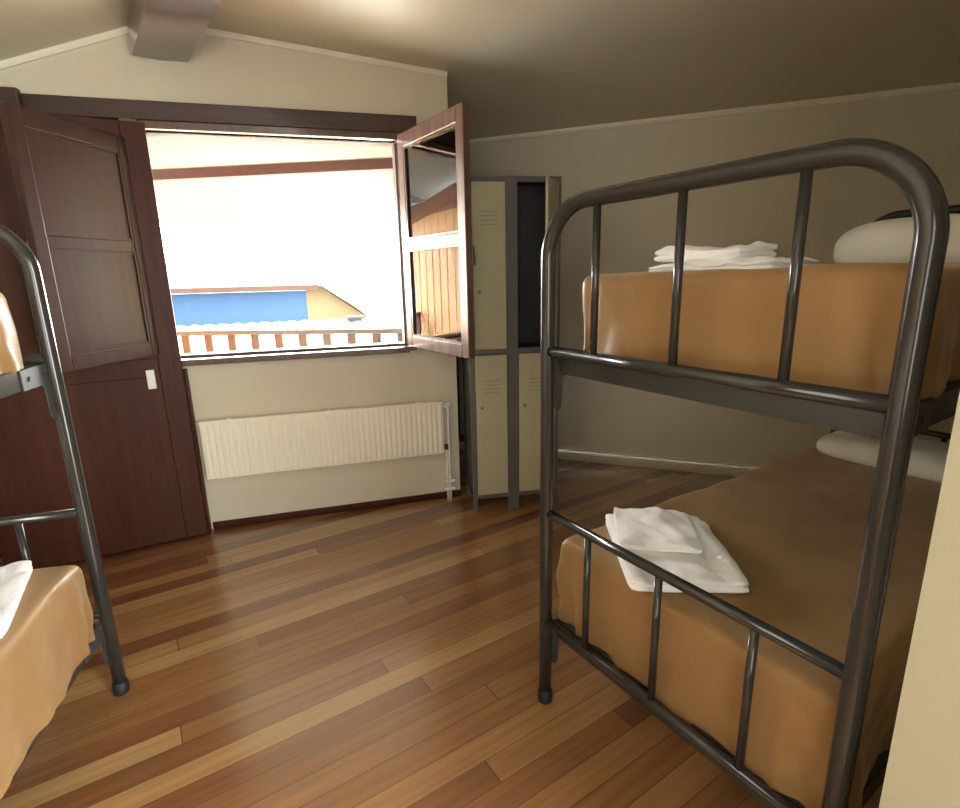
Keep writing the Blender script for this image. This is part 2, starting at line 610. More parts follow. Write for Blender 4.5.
# lintel over door and window
bm = BM()
box(bm, -1.015, 1.379, -0.045, 0.0, 2.283, 2.372, bevel=0.004)
box(bm, -1.015, -0.52, -0.085, -0.046, 2.275, 2.385, bevel=0.004)
obj('trim_4', bm, 'darkwood_h', kind='structure', loc=A0, rotz=PHI_W)

# heating pipe along the back wall
bm = BM()
for z in (0.085,):
    tube(bm, [W(1.56, 1.181, z) + BN * 0.014, W(5.18, -1.491, z) + BN * 0.014], 0.008, 8)
obj('trim_5', bm, 'wall', kind='structure')

# ------------------------------------------------------------------ window 1 with two casements
win = setting('window_1', A0, PHI_W)
bm = BM()
u0, u1, z0, z1 = WIN
box(bm, u0 - 0.085, u0, -0.05, 0.05, 1.0, 2.283, bevel=0.004)
box(bm, u1, u1 + 0.05, -0.035, 0.05, 1.03, 2.283, bevel=0.004)
box(bm, u0, u1, -0.035, 0.05, z1, 2.283, bevel=0.003)
box(bm, u0, u1, -0.055, 0.05, z0 - 0.035, z0, bevel=0.004)
obj('window_frame', bm, 'frame', win)
bm = BM()
for ux in (u0 - 0.04, u1 - 0.012):
    box(bm, ux, ux + 0.012, 0.051, 0.159, z0, z1)
box(bm, u0 - 0.04, u1, 0.051, 0.159, z1 - 0.002, z1)
box(bm, u0 - 0.04, u1, 0.051, 0.17, z0 - 0.012, z0 + 0.012)
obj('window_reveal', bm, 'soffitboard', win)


def casement(name, hu, hv, azim, w, flip, wood='frame', solid=False, zb=1.062, zt=2.262):
    """leaf hinged at (hu, hv), running along world azimuth azim; local x along leaf"""
    root = bpy.data.objects.new(name, None)
    COL.objects.link(root)
    root.parent = win
    root.location = (hu, hv, 0)
    root.rotation_euler = (0, 0, R(90 - azim) - PHI_W)
    t, st = 0.036, 0.062
    ym = zb + 0.60 if not solid else 1.66
    bm = BM()
    box(bm, 0, st, -t / 2, t / 2, zb, zt, bevel=0.004)
    box(bm, w - st, w, -t / 2, t / 2, zb, zt, bevel=0.004)
    obj('stile', bm, wood, root)
    bm = BM()
    box(bm, st, w - st, -t / 2, t / 2, zb, zb + 0.07, bevel=0.004)
    box(bm, st, w - st, -t / 2, t / 2, zt - 0.075, zt, bevel=0.004)
    box(bm, st, w - st, -t / 2 + 0.003, t / 2 - 0.003, ym - 0.027, ym + 0.027, bevel=0.004)
    rl = obj('rail', bm, wood, root)
    bm = BM()
    bx = 0.011
    for (a_, b_) in ((zb + 0.07, ym - 0.027), (ym + 0.027, zt - 0.075)):
        for s in (-1, 1):
            yy = s * 0.011
            box(bm, st, st + bx, yy - 0.004, yy + 0.004, a_, b_)
            box(bm, w - st - bx, w - st, yy - 0.004, yy + 0.004, a_, b_)
            box(bm, st + bx, w - st - bx, yy - 0.004, yy + 0.004, a_, a_ + bx)
            box(bm, st + bx, w - st - bx, yy - 0.004, yy + 0.004, b_ - bx, b_)
    o = obj('glazing_bead', bm, wood, root)
    for (a_, b_) in ((zb + 0.071, ym - 0.028), (ym + 0.028, zt - 0.076)):
        bm = BM()
        if solid:
            box(bm, st + 0.001, w - st - 0.001, -0.008, 0.008, a_, b_)
            obj('panel', bm, wood, root)
        else:
            box(bm, st + 0.001, w - st - 0.001, -0.0025, 0.0025, a_, b_)
            obj('window_pane', bm, 'glass', root)
    for z in (zb + 0.15, zt - 0.15):
        bm = BM()
        tube(bm, [(-0.004, flip * 0.02, z - 0.04), (-0.004, flip * 0.02, z + 0.04)], 0.007, 10)
        obj('hinge', bm, 'brass', root)
    bm = BM()
    box(bm, w - 0.044, w - 0.018, flip * t / 2 - 0.003, flip * t / 2 + 0.005, zb + 0.5, zb + 0.62, bevel=0.002)
    tube(bm, [(w - 0.031, flip * (t / 2 + 0.004), zb + 0.56), (w - 0.031, flip * (t / 2 + 0.03), zb + 0.56),
              (w - 0.031, flip * (t / 2 + 0.034), zb + 0.47)], 0.006, 8)
    obj('handle', bm, 'brass', root)
    return root


casement('casement', 1.275, -0.06, 146, 0.69, 1)
casement('shutter', -0.11, -0.075, 190, 0.595, -1, 'darkwood', True, 1.10, 2.185)

# ------------------------------------------------------------------ door 1, ajar, left of the window
DA = 12.5
door = setting('door_1', W(-0.012, -0.056), PHI_W)
leaf = bpy.data.objects.new('door_leaf', None)
COL.objects.link(leaf)
leaf.parent = door
leaf.rotation_euler = (0, 0, R(180 + DA))
DWID, DH = 0.94, 2.262


def dbox(bm, s0, s1, y0, y1, z0_, z1_, bevel=0.003):
    box(bm, s0, s1, y0, y1, z0_, z1_, bevel=bevel)


bm = BM()
dbox(bm, 0.0, 0.11, -0.02, 0.02, 0.012, DH)
dbox(bm, DWID - 0.11, DWID, -0.02, 0.02, 0.012, DH)
for (a_, b_) in ((0.012, 0.14), (0.98, 1.08), (DH - 0.11, DH)):
    dbox(bm, 0.11, DWID - 0.11, -0.02, 0.02, a_, b_)
obj('door_frame', bm, 'doorwood', leaf)
for (a_, b_) in ((0.14, 0.98), (1.08, DH - 0.11)):
    bm = BM()
    dbox(bm, 0.111, DWID - 0.111, -0.012, 0.014 if a_ > 1 else 0.0195, a_ + 0.001, b_ - 0.001, bevel=0.0)
    if a_ > 1:
        dbox(bm, 0.17, DWID - 0.17, 0.0145, 0.019, a_ + 0.06, b_ - 0.06)
    obj('door_panel', bm, 'doorwood', leaf)
bm = BM()
box(bm, 0.135, 0.175, 0.0205, 0.0255, 0.915, 1.02, bevel=0.002)
tube(bm, [(0.155, 0.025, 0.985), (0.155, 0.033, 0.985)], 0.012, 12)
o = obj('lock_plate', bm, 'plate', leaf)
o['label'] = 'pale metal lock plate'
bm = BM()
box(bm, 0.0, 0.0, 0, 0, 0, 0) if False else None
box(bm, -0.06, 0.012, 0.0, 0.05, 0.0, 1.0, bevel=0.003)
o = obj('door_post', bm, 'doorwood', door)
o.location = (0.0, 0.004, 0)
bm = BM()
box(bm, -0.96, -0.06, 0.045, 0.055, 0.0, 2.28)
obj('door_backing', bm, 'doorwood', door)

# ------------------------------------------------------------------ radiator
rad = thing('radiator', 'long cream panel radiator on the wall below the open window', 'radiator', W(0.03, -0.05, 0), PHI_W)
RZ0, RZ1, RL = 0.340, 0.692, 1.43
bm = BM()
nfl = 43
pitch = RL / nfl
prof = [(0.0, 0.0)]
for i in range(nfl):
    x = i * pitch
    prof += [(x + pitch * 0.14, 0.0), (x + pitch * 0.34, -0.005), (x + pitch * 0.66, -0.005), (x + pitch * 0.86, 0.0)]
prof.append((RL, 0.0))
zs = [RZ0 + 0.004, RZ0 + 0.028, RZ1 - 0.028, RZ1 - 0.004]
rows = []
for j, z in enumerate(zs):
    k = 1.0 if j in (1, 2) else 0.0
    rows.append([bm.verts.new((x, -0.012 + y * k, z)) for x, y in prof])
for j in range(3):
    for i in range(len(prof) - 1):
        bm.faces.new((rows[j][i], rows[j][i + 1], rows[j + 1][i + 1], rows[j + 1][i]))
obj('front_panel', bm, 'radiator', rad)
bm = BM()
box(bm, 0.0, RL, -0.0115, 0.012, RZ0, RZ1, bevel=0.004)
obj('body', bm, 'radiator', rad)
bm = BM()
box(bm, -0.003, RL + 0.003, -0.022, 0.018, RZ1 - 0.012, RZ1 + 0.004, bevel=0.003)
obj('top_grille', bm, 'radiator', rad)
for x in (0.16, RL / 2, RL - 0.16):
    bm = BM()
    box(bm, x - 0.012, x + 0.012, 0.0125, 0.049, RZ0 + 0.03, RZ1 - 0.02)
    box(bm, x - 0.012, x + 0.012, -0.02, 0.0125, RZ1 + 0.0045, RZ1 + 0.012)
    obj('bracket', bm, 'radiator', rad)
bm = BM()
tube(bm, [(RL, 0, RZ1 - 0.03), (RL + 0.02, 0, RZ1 - 0.03)], 0.012, 12)
tube(bm, [(RL + 0.02, 0, RZ1 - 0.03), (RL + 0.022, 0, RZ1 - 0.03), (RL + 0.05, 0, RZ1 - 0.03), (RL + 0.056, 0, RZ1 - 0.03)], [0.014, 0.019, 0.019, 0.012], 14)
o = obj('valve', bm, 'white', rad)
o['label'] = 'white valve knob'
bm = BM()
tube(bm, [(RL, 0, RZ0 + 0.04), (RL + 0.018, 0, RZ0 + 0.04)], 0.012, 12)
tube(bm, [(RL + 0.018, 0, RZ0 + 0.055), (RL + 0.018, 0, RZ0 + 0.025)], 0.014, 12)
o = obj('lower_valve', bm, 'bracket', rad)
o['label'] = 'grey lower valve'
for dx, zt_ in ((0.018, RZ0 + 0.03), (0.036, RZ1 - 0.04)):
    bm = BM()
    tube(bm, [(RL + dx, 0, zt_), (RL + dx, 0, 0.15), (RL + dx, 0, 0.0)], 0.0075, 10)
    tube(bm, [(RL + dx, 0, 0.115 + dx), (RL + dx, 0, 0.13 + dx)], 0.012, 10)
    obj('pipe', bm, 'white', rad)
for z in (0.14, 0.085):
    bm = BM()
    tube(bm, [(RL + 0.0, -0.004, z), (RL + 0.058, -0.004, z), (RL + 0.060, -0.004, z), (RL + 0.068, -0.004, z)], [0.009, 0.009, 0.013, 0.013], 10)
    obj('pipe_clamp', bm, 'white', rad)

# ------------------------------------------------------------------ lockers
AZL = 80
PHI_L = R(90 - AZL)
lk = thing('locker_cabinet', 'grey steel four-door locker cabinet with cream doors in the corner', 'locker', (-0.055, 3.165, 0), PHI_L)
LW, LD, LH = 0.56, 0.32, 2.02
C1, C2 = (0.028, 0.226), (0.298, 0.532)
bm = BM()
for x0_, x1_ in ((0.0, C1[0]), (C1[1], C2[0]), (C2[1], LW)):
    box(bm, x0_, x1_, 0.0, 0.03, 0.0, LH)
    box(bm, x0_, x1_, LD - 0.03, LD, 0.0, 0.1)
for z in (0.085, 1.015, LH - 0.03):
    for x0_, x1_ in (C1, C2):
        box(bm, x0_ + 0.0001, x1_ - 0.0001, 0.0, 0.03, z, z + 0.03)
obj('frame', bm, 'locker_grey', lk)
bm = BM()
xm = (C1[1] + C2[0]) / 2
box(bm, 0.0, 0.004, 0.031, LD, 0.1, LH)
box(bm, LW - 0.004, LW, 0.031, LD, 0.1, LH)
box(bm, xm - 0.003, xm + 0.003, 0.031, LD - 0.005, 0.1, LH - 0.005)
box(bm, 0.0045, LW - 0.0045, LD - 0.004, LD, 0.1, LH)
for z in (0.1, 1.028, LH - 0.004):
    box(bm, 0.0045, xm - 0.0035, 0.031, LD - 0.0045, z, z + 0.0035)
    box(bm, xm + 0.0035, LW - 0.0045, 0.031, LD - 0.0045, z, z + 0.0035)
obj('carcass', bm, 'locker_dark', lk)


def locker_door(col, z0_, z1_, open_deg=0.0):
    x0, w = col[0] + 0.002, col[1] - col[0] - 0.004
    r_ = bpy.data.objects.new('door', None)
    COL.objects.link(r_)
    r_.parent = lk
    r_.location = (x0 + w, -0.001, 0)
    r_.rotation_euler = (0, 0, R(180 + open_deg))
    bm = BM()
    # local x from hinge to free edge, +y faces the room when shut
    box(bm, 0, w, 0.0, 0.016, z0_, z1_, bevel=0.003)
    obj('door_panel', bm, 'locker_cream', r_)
    bm = BM()
    for k in range(4):
        z = z1_ - 0.16 - k * 0.024
        box(bm, w / 2 - 0.05, w / 2 + 0.05, 0.0161, 0.018, z, z + 0.005)
    obj('vent', bm, 'vent', r_)
    zm = z0_ + (z1_ - z0_) * (0.64 if z0_ < 1 else 0.36)
    bm = BM()
    tube(bm, [(w - 0.035, 0.0162, zm), (w - 0.035, 0.022, zm), (w - 0.035, 0.03, zm)], [0.011, 0.011, 0.008], 12)
    tube(bm, [(w - 0.035, 0.0301, zm), (w - 0.035, 0.032, zm)], 0.004, 8)
    o = obj('lock', bm, 'brass', r_)
    return r_


locker_door(C1, 0.118, 1.012)
locker_door(C2, 0.118, 1.012)
locker_door(C1, 1.048, LH - 0.033)
locker_door(C2, 1.048, LH - 0.033, 57)

# ------------------------------------------------------------------ bunk beds
BW, BL = 0.895, 1.97
ZT, ZB = 1.254, 0.333


def arch_pts(y, ztop, Rr=0.15):
    pts = [(0, y, 0.03), (0, y, 0.6), (0, y, ztop - Rr)]
    for k in range(1, 15):
        a_ = math.pi / 2 * k / 14
        pts.append((Rr - Rr * math.cos(a_), y, ztop - Rr + Rr * math.sin(a_)))
    for k in range(0, 15):
        a_ = math.pi / 2 * (1 - k / 14)
        pts.append((BW - Rr + Rr * math.cos(a_), y, ztop - Rr + Rr * math.sin(a_)))
    pts += [(BW, y, 0.6), (BW, y, 0.03)]
    return pts


def make_bunk(label, loc, rotz):
    root = thing('bunk_bed', label, 'bed', loc, rotz, 'tubular bunk beds')
    for y, ztop in ((0.0, 1.667), (BL, 1.705)):
        bm = BM()
        tube(bm, arch_pts(y, ztop), 0.0215, 18)
        obj('end_frame', bm, 'metal', root)
        for z, r in ((ZB, 0.0135), (0.727, 0.0145), (ZT, 0.0165)):
            bm = BM()
            tube(bm, [(0.012, y, z), (BW - 0.012, y, z)], r, 14)
            obj('crossbar', bm, 'metal', root)
        for x in (0.19, 0.445, 0.70):
            bm = BM()
            tube(bm, [(x, y, ZT + 0.008), (x, y, ztop - 0.01)], 0.0105, 12)
            obj('baluster', bm, 'metal', root)
            bm = BM()
            tube(bm, [(x, y, ZB + 0.006), (x, y, 0.72)], 0.0105, 12)
            obj('baluster', bm, 'metal', root)
        for x in (0.0, BW):
            bm = BM()
            tube(bm, [(x, y, 0.0), (x, y, 0.006), (x, y, 0.045), (x, y, 0.05)], [0.022, 0.026, 0.026, 0.022], 16)
            obj('foot_cap', bm, 'rubber', root)
    for zz in (ZT, ZB):
        zr = zz - 0.012
        for x, s in ((0.013, 1), (BW - 0.013, -1)):
            bm = BM()
            xa, xb = sorted((x, x + s * 0.004))
            box(bm, xa, xb, 0.06, BL - 0.06, zr - 0.058, zr)
            xa, xb = sorted((x + s * 0.0041, x + s * 0.034))
            box(bm, xa, xb, 0.06, BL - 0.06, zr - 0.058, zr - 0.054)
            obj('side_rail', bm, 'metal', root)
            for y0, t in ((0.0, 1), (BL, -1)):
                bm = BM()
                prof = [(0.022, 0.0), (0.022, -0.165), (0.034, -0.178), (0.046, -0.165), (0.052, -0.075), (0.066, -0.062), (0.17, -0.060), (0.17, -0.002), (0.1, 0.0)]
                poly = [(x - s * 0.0045, y0 + t * py, zr + pz) for py, pz in prof]
                prism(bm, poly, (s * 0.004, 0, 0))
                bv = [(py, pz) for py, pz in ((0.037, -0.14), (0.037, -0.02), (0.13, -0.03))]
                for py, pz in bv:
                    tube(bm, [(x - s * 0.005, y0 + t * py, zr + pz), (x - s * 0.009, y0 + t * py, zr + pz)], 0.007, 8)
                obj('bracket', bm, 'bracket' if True else 'metal', root)
        for y0, t in ((0.0, 1), (BL, -1)):
            bm = BM()
            ya, yb = sorted((y0 + t * 0.030, y0 + t * 0.034))
            box(bm, 0.023, BW - 0.023, ya, yb, zr - 0.058, zr - 0.002)
            obj('end_rail', bm, 'metal', root)
        bm = BM()
        box(bm, 0.018, BW - 0.018, 0.04, BL - 0.04, zr - 0.018, zr - 0.001)
        obj('bed_board', bm, 'board', root)
    return root


LOC_R = Vector((0.208, 1.598, 0))
LOC_L = Vector((-1.358, 1.682, 0))
PHI_R = R(90 - 147)
PHI_B = R(90 - 254.25)
make_bunk('dark tubular steel bunk bed at right, beside the back wall', LOC_R, PHI_R)
make_bunk('dark tubular steel bunk bed at left in front of the wooden door', LOC_L, PHI_B)


def at(loc, phi, x, y, z=0.0):
    return Vector(loc) + Matrix.Rotation(phi, 3, 'Z') @ Vector((x, y, z))


def bedspread(label, loc, phi, x0, x1, y0, y1, zb, zt, seed):
    """a mattress-shaped cover: rounded edges, hanging sides with soft folds"""
    bm = BM()
    L_, W_, H_ = y1 - y0, x1 - x0, zt - zb
    r = 0.034
    nx, ny, nz = 40, 80, 16

    def shape(px, py, pz):
        # px,py,pz in -1..1 box coordinates -> rounded box
        q = Vector((px * W_ / 2, py * L_ / 2, pz * H_ / 2))
        hx, hy, hz = W_ / 2 - r, L_ / 2 - r, H_ / 2 - r
        c = Vector((max(-hx, min(hx, q.x)), max(-hy, min(hy, q.y)), max(-hz, min(hz, q.z))))
        d = q - c
        if d.length > 1e-6:
            rr_ = r
            if q.z < 0 and abs(d.z) > 1e-6:
                # square lower hem instead of a rounded one
                d2 = Vector((d.x, d.y, 0))
                if d2.length > 1e-6:
                    q = Vector((c.x + d2.normalized().x * r, c.y + d2.normalized().y * r, q.z))
                return q
            m_ = max(abs(d.x), abs(d.y), abs(d.z))
            q = c + d.normalized() * rr_ * (m_ / r if m_ < r * 0.999 else 1.0)
        return q

    verts = {}

    def V_(i, j, k):
        key = (i, j, k)
        if key not in verts:
            # denser near edges
            def sp(t):
                t = 2 * t - 1
                return math.copysign(1 - (1 - abs(t)) ** 1.5, t)
            q = shape(sp(i / nx), sp(j / ny), 2 * k / nz - 1)
            wp = q + Vector((seed * 3.1, seed * 1.7, 0))
            depth = max(0.0, min(1.0, (H_ / 2 - q.z) / H_))
            side = Vector((0, 0, 0))
            if abs(q.x) > W_ / 2 - r - 1e-4:
                side.x = math.copysign(1, q.x)
            if abs(q.y) > L_ / 2 - r - 1e-4:
                side.y = math.copysign(1, q.y)
            f = noise.noise(Vector((wp.x * 8, wp.y * 8, wp.z * 2.0))) * 0.020 + noise.noise(Vector((wp.x * 20 + wp.z * 9, wp.y * 20 - wp.z * 9, wp.z * 4))) * 0.008
            cor = 1.0 if (abs(q.x) > W_ / 2 - 0.12 and abs(q.y) > L_ / 2 - 0.12) else 0.0
            fold = noise.noise(Vector(((wp.x + wp.y) * 5 + wp.z * 7, (wp.x - wp.y) * 2.0, seed))) ** 3 * 0.06
            if side.length > 0:
                f += fold
                q = q + side.normalized() * (f * (0.25 + depth) + 0.006 * depth + cor * depth * 0.012 * math.sin(q.x * 60 + q.y * 60))
                if k == 0:
                    q.z += 0.012 * noise.noise(Vector((wp.x * 5, wp.y * 5, 3.3))) - 0.008
            q.z += (noise.noise(Vector((wp.x * 3.2, wp.y * 3.2, 0.5))) * 0.010 + noise.noise(Vector((wp.x * 9, wp.y * 9, 7.5))) * 0.005) * (1 if k == nz else max(0, 1 - depth * 2))
            verts[key] = bm.verts.new(q + Vector(((x0 + x1) / 2, (y0 + y1) / 2, (zb + zt) / 2)))
        return verts[key]

    def quad(a_, b_, c_, d_):
        f = bm.faces.new((V_(*a_), V_(*b_), V_(*c_), V_(*d_)))
        f.smooth = True
    for i in range(nx):
        for j in range(ny):
            quad((i, j, nz), (i + 1, j, nz), (i + 1, j + 1, nz), (i, j + 1, nz))
            quad((i, j, 0), (i, j + 1, 0), (i + 1, j + 1, 0), (i + 1, j, 0))
    for k in range(nz):
        for i in range(nx):
            quad((i, 0, k), (i + 1, 0, k), (i + 1, 0, k + 1), (i, 0, k + 1))
            quad((i, ny, k), (i, ny, k + 1), (i + 1, ny, k + 1), (i + 1, ny, k))
        for j in range(ny):
            quad((0, j, k), (0, j, k + 1), (0, j + 1, k + 1), (0, j + 1, k))
            quad((nx, j, k), (nx, j + 1, k), (nx, j + 1, k + 1), (nx, j, k + 1))
    o = obj('bedspread', bm, 'spread', loc=loc, rotz=phi)
    tag(o, label, 'bedspread', 'tan bedspreads')
    return o


bedspread('tan satin bedspread on the upper bunk of the right bed', LOC_R, PHI_R, 0.034, 0.862, 0.085, 1.90, 1.243, 1.48, 1)
bedspread('tan satin bedspread on the lower bunk of the right bed', LOC_R, PHI_R, 0.0, 0.866, 0.05, 1.90, 0.322, 0.617, 2)
bedspread('tan satin bedspread on the lower bunk of the left bed', LOC_L, PHI_B, -0.012, 0.866, 0.10, 1.90, 0.322, 0.60, 3)
bedspread('tan satin bedspread on the upper bunk of the left bed, mostly out of frame', LOC_L, PHI_B, 0.03, 0.862, 0.09, 1.90, 1.243, 1.47, 4)


def folded(name, label, cat, pos, rot, w, d, layers, lt, seed, group=None):
    """a folded stack of cloth: layers bulge at the sides, soft top"""
    bm = BM()
    n, m = 26, 22
    nl = 4
    H_ = layers * lt
    rows = layers * nl

    def edge_in(k):
        t = (k % nl) / nl
        return 0.010 * (1 - math.sin(math.pi * t)) ** 1.5 if True else 0

    def P(i, j, k):
        fx, fy = 2 * i / n - 1, 2 * j / m - 1
        s = 1 - math.pow(max(abs(fx), abs(fy)), 8) * 0.0
        inset = edge_in(k)
        lay = k // nl if k < rows else layers - 1
        sh = Vector((noise.noise(Vector((lay * 3.3, seed, 0))), noise.noise(Vector((lay * 3.3, seed, 9))), 0)) * 0.008
        cx, cy = fx * (w / 2 - inset), fy * (d / 2 - inset)
        # soften plan corners
        rad_ = max(0.0, abs(fx) - 0.86) * max(0.0, abs(fy) - 0.86) / 0.14 / 0.14
        cx -= math.copysign(0.006 * rad_, cx)
        cy -= math.copysign(0.006 * rad_, cy)
        z = H_ * k / rows
        g_ = k / rows
        wob = noise.noise(Vector((cx * 9 + seed, cy * 9, 0.3))) * 0.016 + noise.noise(Vector((cx * 26 + cy * 8, cy * 20 + seed, 1.3))) * 0.009
        edge = min(1.0, (1 - max(abs(fx), abs(fy))) * 6)
        z += wob * g_ + (edge - 1) * 0.005 * g_
        z += noise.noise(Vector((cx * 3, cy * 3, seed))) * 0.006 * g_
        return Vector((cx, cy, z)) + sh
    vv = {}

    def G(i, j, k):
        if (i, j, k) not in vv:
            vv[(i, j, k)] = bm.verts.new(P(i, j, k))
        return vv[(i, j, k)]

    def quad(*a_):
        f = bm.faces.new([G(*t) for t in a_])
        f.smooth = True
    for i in range(n):
        for j in range(m):
            quad((i, j, rows), (i + 1, j, rows), (i + 1, j + 1, rows), (i, j + 1, rows))
            quad((i, j, 0), (i, j + 1, 0), (i + 1, j + 1, 0), (i + 1, j, 0))
    for k in range(rows):
        for i in range(n):
            quad((i, 0, k), (i + 1, 0, k), (i + 1, 0, k + 1), (i, 0, k + 1))
            quad((i, m, k), (i, m, k + 1), (i + 1, m, k + 1), (i + 1, m, k))
        for j in range(m):
            quad((0, j, k), (0, j, k + 1), (0, j + 1, k + 1), (0, j + 1, k))
            quad((n, j, k), (n, j + 1, k), (n, j + 1, k + 1), (n, j, k + 1))
    o = obj(name, bm, 'towel', loc=pos, rotz=rot)
    tag(o, label, cat, group)
    return o


def pillow(label, pos, rot, w, d, h, seed, tilt=0.0):
    bm = BM()
    n, m = 36, 26
    top, bot = {}, {}
    for i in range(n + 1):
        for j in range(m + 1):
            fx, fy = math.sin(math.pi / 2 * (2 * i / n - 1)), math.sin(math.pi / 2 * (2 * j / m - 1))
            prof = ((1 - abs(fx) ** 4.5) * (1 - abs(fy) ** 3.6))
            prof = max(prof, 0) ** 0.38
            px = fx * w / 2 * (1 - 0.09 * abs(fx * fy) ** 4)
            py = fy * d / 2 * (1 - 0.09 * abs(fx * fy) ** 4)
            wob = noise.noise(Vector((px * 8 + seed, py * 8, 0))) * 0.012 * prof
            zt_ = h * 0.34 + h * 0.66 * prof + wob
            zb_ = h * 0.34 - h * 0.34 * min(1, prof * 1.5)
            top[(i, j)] = bm.verts.new((px, py, zt_))
            edge = i in (0, n) or j in (0, m)
            bot[(i, j)] = top[(i, j)] if edge else bm.verts.new((px, py, zb_))
    for i in range(n):
        for j in range(m):
            for g_, rev in ((top, False), (bot, True)):
                q = [g_[(i, j)], g_[(i + 1, j)], g_[(i + 1, j + 1)], g_[(i, j + 1)]]
                if len(set(q)) < 4:
                    continue
                try:
                    f = bm.faces.new(q if not rev else q[::-1])
                    f.smooth = True
                except ValueError:
                    pass
    o = obj('pillow', bm, 'linen', loc=pos)
    o.rotation_euler = (tilt, 0, rot)
    tag(o, label, 'pillow', 'white pillows')
    return o


pillow('white pillow on the upper bunk of the right bed', at(LOC_R, PHI_R, 0.455, 1.63, 1.475), PHI_R, 0.72, 0.44, 0.19, 1)
pillow('shaded white pillow on the lower bunk of the right bed', at(LOC_R, PHI_R, 0.40, 1.77, 0.612), PHI_R, 0.70, 0.34, 0.11, 2)

folded('bath_towel', 'folded white bath towel on the lower bunk of the right bed', 'towel',
       at(LOC_R, PHI_R, 0.272, 0.270, 0.614), PHI_R + R(53), 0.33, 0.44, 2, 0.021, 1.0, 'folded bath towels')
folded('hand_towel', 'small folded white hand towel on top of the lower right bath towel', 'towel',
       at(LOC_R, PHI_R, 0.20, 0.290, 0.654), PHI_R + R(46), 0.25, 0.27, 2, 0.013, 2.0, 'folded hand towels')
folded('bath_towel', 'folded white bath towel on the upper bunk of the right bed', 'towel',
       at(LOC_R, PHI_R, 0.36, 0.32, 1.477), PHI_R + R(-2), 0.37, 0.22, 2, 0.015, 3.0, 'folded bath towels')
folded('hand_towel', 'small folded white hand towel on top of the upper right bath towel', 'towel',
       at(LOC_R, PHI_R, 0.312, 0.32, 1.506), PHI_R + R(-3), 0.27, 0.18, 2, 0.018, 4.0, 'folded hand towels')
folded('bath_towel', 'folded white bath towel on the lower bunk of the left bed', 'towel',
       at(LOC_L, PHI_B, 0.195, 0.34, 0.598), PHI_B + R(15), 0.27, 0.42, 2, 0.018, 5.0, 'folded bath towels')

# ------------------------------------------------------------------ balcony outside
def wobj(name, bm, mat, parent=None, kind=None):
    return obj(name, bm, mat, parent, kind, loc=None if parent else A0, rotz=None if parent else PHI_W)


bm = BM()
prism(bm, [(-1.3, 0.161, 0.0), (1.36, 0.161, 0.0), (1.36, 1.08, 0.0), (-1.3, 2.24, 0.0)], (0, 0, -0.12))
wobj('floor_balcony', bm, 'terrazzo', kind='structure')
# soffit: boards near the wall, cream beyond
RD = Vector((0.92, -0.39, 0)).normalized()    # along the railing, left to right in (u, v)
RN = Vector((0.39, 0.92, 0)).normalized()
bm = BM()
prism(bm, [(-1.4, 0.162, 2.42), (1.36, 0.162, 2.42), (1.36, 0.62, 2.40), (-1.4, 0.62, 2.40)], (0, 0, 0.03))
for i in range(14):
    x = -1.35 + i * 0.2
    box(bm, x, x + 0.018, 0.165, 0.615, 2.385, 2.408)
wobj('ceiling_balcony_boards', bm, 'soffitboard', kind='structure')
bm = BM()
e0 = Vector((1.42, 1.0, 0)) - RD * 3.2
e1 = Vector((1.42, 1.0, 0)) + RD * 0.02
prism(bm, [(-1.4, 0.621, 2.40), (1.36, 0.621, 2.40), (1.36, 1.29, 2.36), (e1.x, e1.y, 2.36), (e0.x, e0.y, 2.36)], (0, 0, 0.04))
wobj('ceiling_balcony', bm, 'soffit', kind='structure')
bm = BM()
Q0, Q1 = e0 - RN * 0.0, e1
for (o0, o1, za, zb_) in ((0.0, 0.06, 2.285, 2.36),):
    prism(bm, [Q0 + RN * o0 + Vector((0, 0, za)), Q0 + RN * o1 + Vector((0, 0, za)), Q0 + RN * o1 + Vector((0, 0, zb_)), Q0 + RN * o0 + Vector((0, 0, zb_))], Q1 - Q0)
wobj('trim_6', bm, 'fascia', kind='structure')
bm = BM()
prism(bm, [Q0 + RN * 0.061 + Vector((0, 0, 2.32)), Q0 + RN * 0.75 + Vector((0, 0, 2.05)), Q0 + RN * 0.75 + Vector((0, 0, 2.10)), Q0 + RN * 0.061 + Vector((0, 0, 2.37))], Q1 - Q0)
wobj('roof_balcony', bm, 'soffitboard', kind='structure')

# railing
rl_loc = W(-0.02, 1.62)
rail = thing('balcony_railing', 'red-brown wooden balcony railing with square balusters outside the window', 'railing',
             rl_loc, PHI_W + math.atan2(RD.y, RD.x))
bm = BM()
box(bm, -1.3, 2.4, -0.045, 0.045, 1.035, 1.075, bevel=0.006)
obj('handrail', bm, 'raildull', rail)
bm = BM()
box(bm, -1.3, 2.4, -0.03, 0.03, 0.12, 0.17, bevel=0.004)
obj('bottom_rail', bm, 'raildull', rail)
for i in range(17):
    x = -1.247 + i * 0.212
    bm = BM()
    box(bm, x - 0.036, x + 0.036, -0.022, 0.022, 0.17, 1.035, bevel=0.004)
    obj('baluster', bm, 'outwood', rail)
for x in (-1.28, 2.38):
    bm = BM()
    box(bm, x - 0.05, x + 0.05, -0.05, 0.05, 0.0, 1.10, bevel=0.006)
    obj('post', bm, 'outwood', rail)

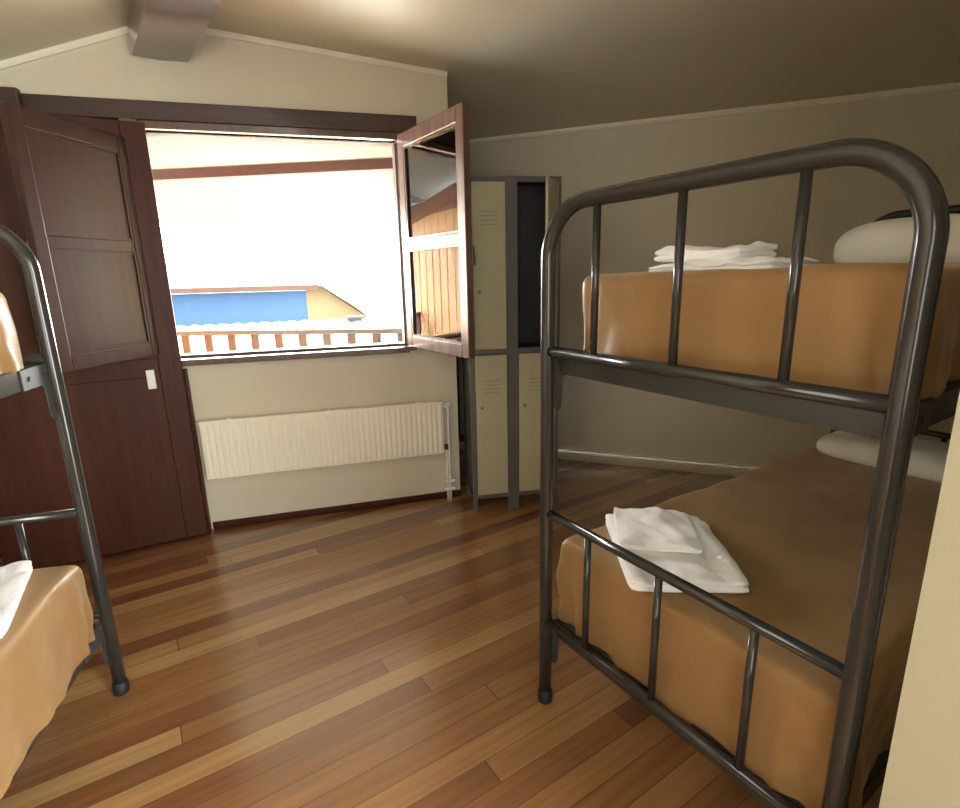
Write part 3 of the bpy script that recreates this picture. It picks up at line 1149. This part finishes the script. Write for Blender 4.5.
# plank-clad end of the balcony, seen mirrored in the right casement
PA, PB = Vector((-0.36, 0.55, 0)), Vector((-1.06, 2.2, 0))
pd = (PB - PA).normalized()
pn = Vector((pd.y, -pd.x, 0))
bm = BM()
L_ = (PB - PA).length
npl = 20
for i in range(npl):
    s0, s1 = L_ * i / npl + 0.001, L_ * (i + 1) / npl - 0.001
    dd = 0.006 if i % 2 else 0.0
    q0 = PA + pd * s0 + pn * dd
    q1 = PA + pd * s1 + pn * dd
    prism(bm, [q0, q1, q1 - pn * 0.03, q0 - pn * 0.03], (0, 0, 2.12))
wobj('wall_balcony', bm, 'plank', kind='structure')
bm = BM()
q0, q1 = PA - pd * 0.1 + pn * 0.02, PB + pd * 0.1 + pn * 0.02
prism(bm, [q0 + Vector((0, 0, 2.121)), q1 + Vector((0, 0, 2.121)), q1 + Vector((0, 0, 2.26)), q0 + Vector((0, 0, 2.26))], -pn * 0.08)
prism(bm, [q1 + pn * 0.001 + Vector((0, 0, 2.03)), q0 + pn * 0.001 + Vector((0, 0, 2.27)), q0 + pn * 0.001 + Vector((0, 0, 2.385)), q1 + pn * 0.001 + Vector((0, 0, 2.17))], pn * 0.05)
wobj('trim_7', bm, 'header', kind='structure')

# ------------------------------------------------------------------ roofs and houses beyond
def tiled(name, poly, mat, parent=None, pitch=0.22, amp=0.03):
    """corrugated tile surface on a quad p00,p10,p11,p01 (p00->p10 across the tiles)"""
    p00, p10, p11, p01 = [Vector(p) for p in poly]
    bm = BM()
    wid = (p10 - p00).length
    n = max(8, int(wid / pitch * 6))
    m = 10
    nrm = (p10 - p00).cross(p01 - p00).normalized()
    if nrm.z < 0:
        nrm = -nrm
    g_ = []
    for j in range(m + 1):
        row = []
        for i in range(n + 1):
            s, t = i / n, j / m
            p = (p00 * (1 - s) + p10 * s) * (1 - t) + (p01 * (1 - s) + p11 * s) * t
            row.append(bm.verts.new(p + nrm * amp * abs(math.sin(math.pi * s * wid / pitch))))
        g_.append(row)
    for j in range(m):
        for i in range(n):
            bm.faces.new((g_[j][i], g_[j][i + 1], g_[j + 1][i + 1], g_[j + 1][i]))
    r_ = bmesh.ops.extrude_face_region(bm, geom=list(bm.faces))
    bmesh.ops.translate(bm, verts=[v for v in r_['geom'] if isinstance(v, bmesh.types.BMVert)], vec=-nrm * 0.06)
    return wobj(name, bm, mat, parent) if parent is None else obj(name, bm, mat, parent)


hs = thing('neighbouring_house', 'blue-walled house with a terracotta roof edge beyond the railing', 'house', W(0, 0), PHI_W)
bm = BM()
box(bm, -4.2, 0.44, 8.0, 11.0, -1.5, 1.26)
o = obj('blue_wall', bm, 'blue', hs)
bm = BM()
prism(bm, [(0.441, 8.0, -1.5), (1.7, 8.0, -1.5), (1.7, 8.0, 0.62), (0.70, 8.0, 1.36), (0.441, 8.0, 1.30)], (0, 3.0, 0))
o = obj('gable_wall', bm, 'gable', hs)
tiled('roof', [(-4.3, 7.85, 1.31), (0.72, 7.85, 1.33), (0.72, 11.3, 2.1), (-4.3, 11.3, 2.1)], 'tile', hs, 0.24, 0.05)
bm = BM()
box(bm, -4.3, 0.70, 7.80, 7.845, 1.275, 1.37)
obj('eave', bm, 'tile', hs)
bm = BM()
prism(bm, [(0.73, 7.8, 1.36), (1.85, 7.8, 0.56), (1.85, 7.8, 0.62), (0.75, 7.8, 1.42)], (0, 3.2, 0))
obj('verge', bm, 'paletile', hs)

nr = thing('tiled_roof', 'pale sun-bleached tile roof just below the balcony railing', 'roof', W(0, 0), PHI_W)
tiled('tile_field', [(-5.0, 3.2, -0.6), (6.0, 2.4, -0.6), (6.0, 7.2, 0.72), (-5.0, 7.6, 0.66)], 'paletile', nr, 0.24, 0.04)

ch = thing('chimney', 'squat grey chimney on the pale tile roof', 'chimney', W(1.32, 7.3, 0), PHI_W)
bm = BM()
box(bm, -0.11, 0.11, -0.1, 0.1, 0.4, 0.73)
obj('stack', bm, 'chim', ch)
bm = BM()
box(bm, -0.15, 0.15, -0.14, 0.14, 0.7301, 0.77)
obj('cap', bm, 'chim', ch)
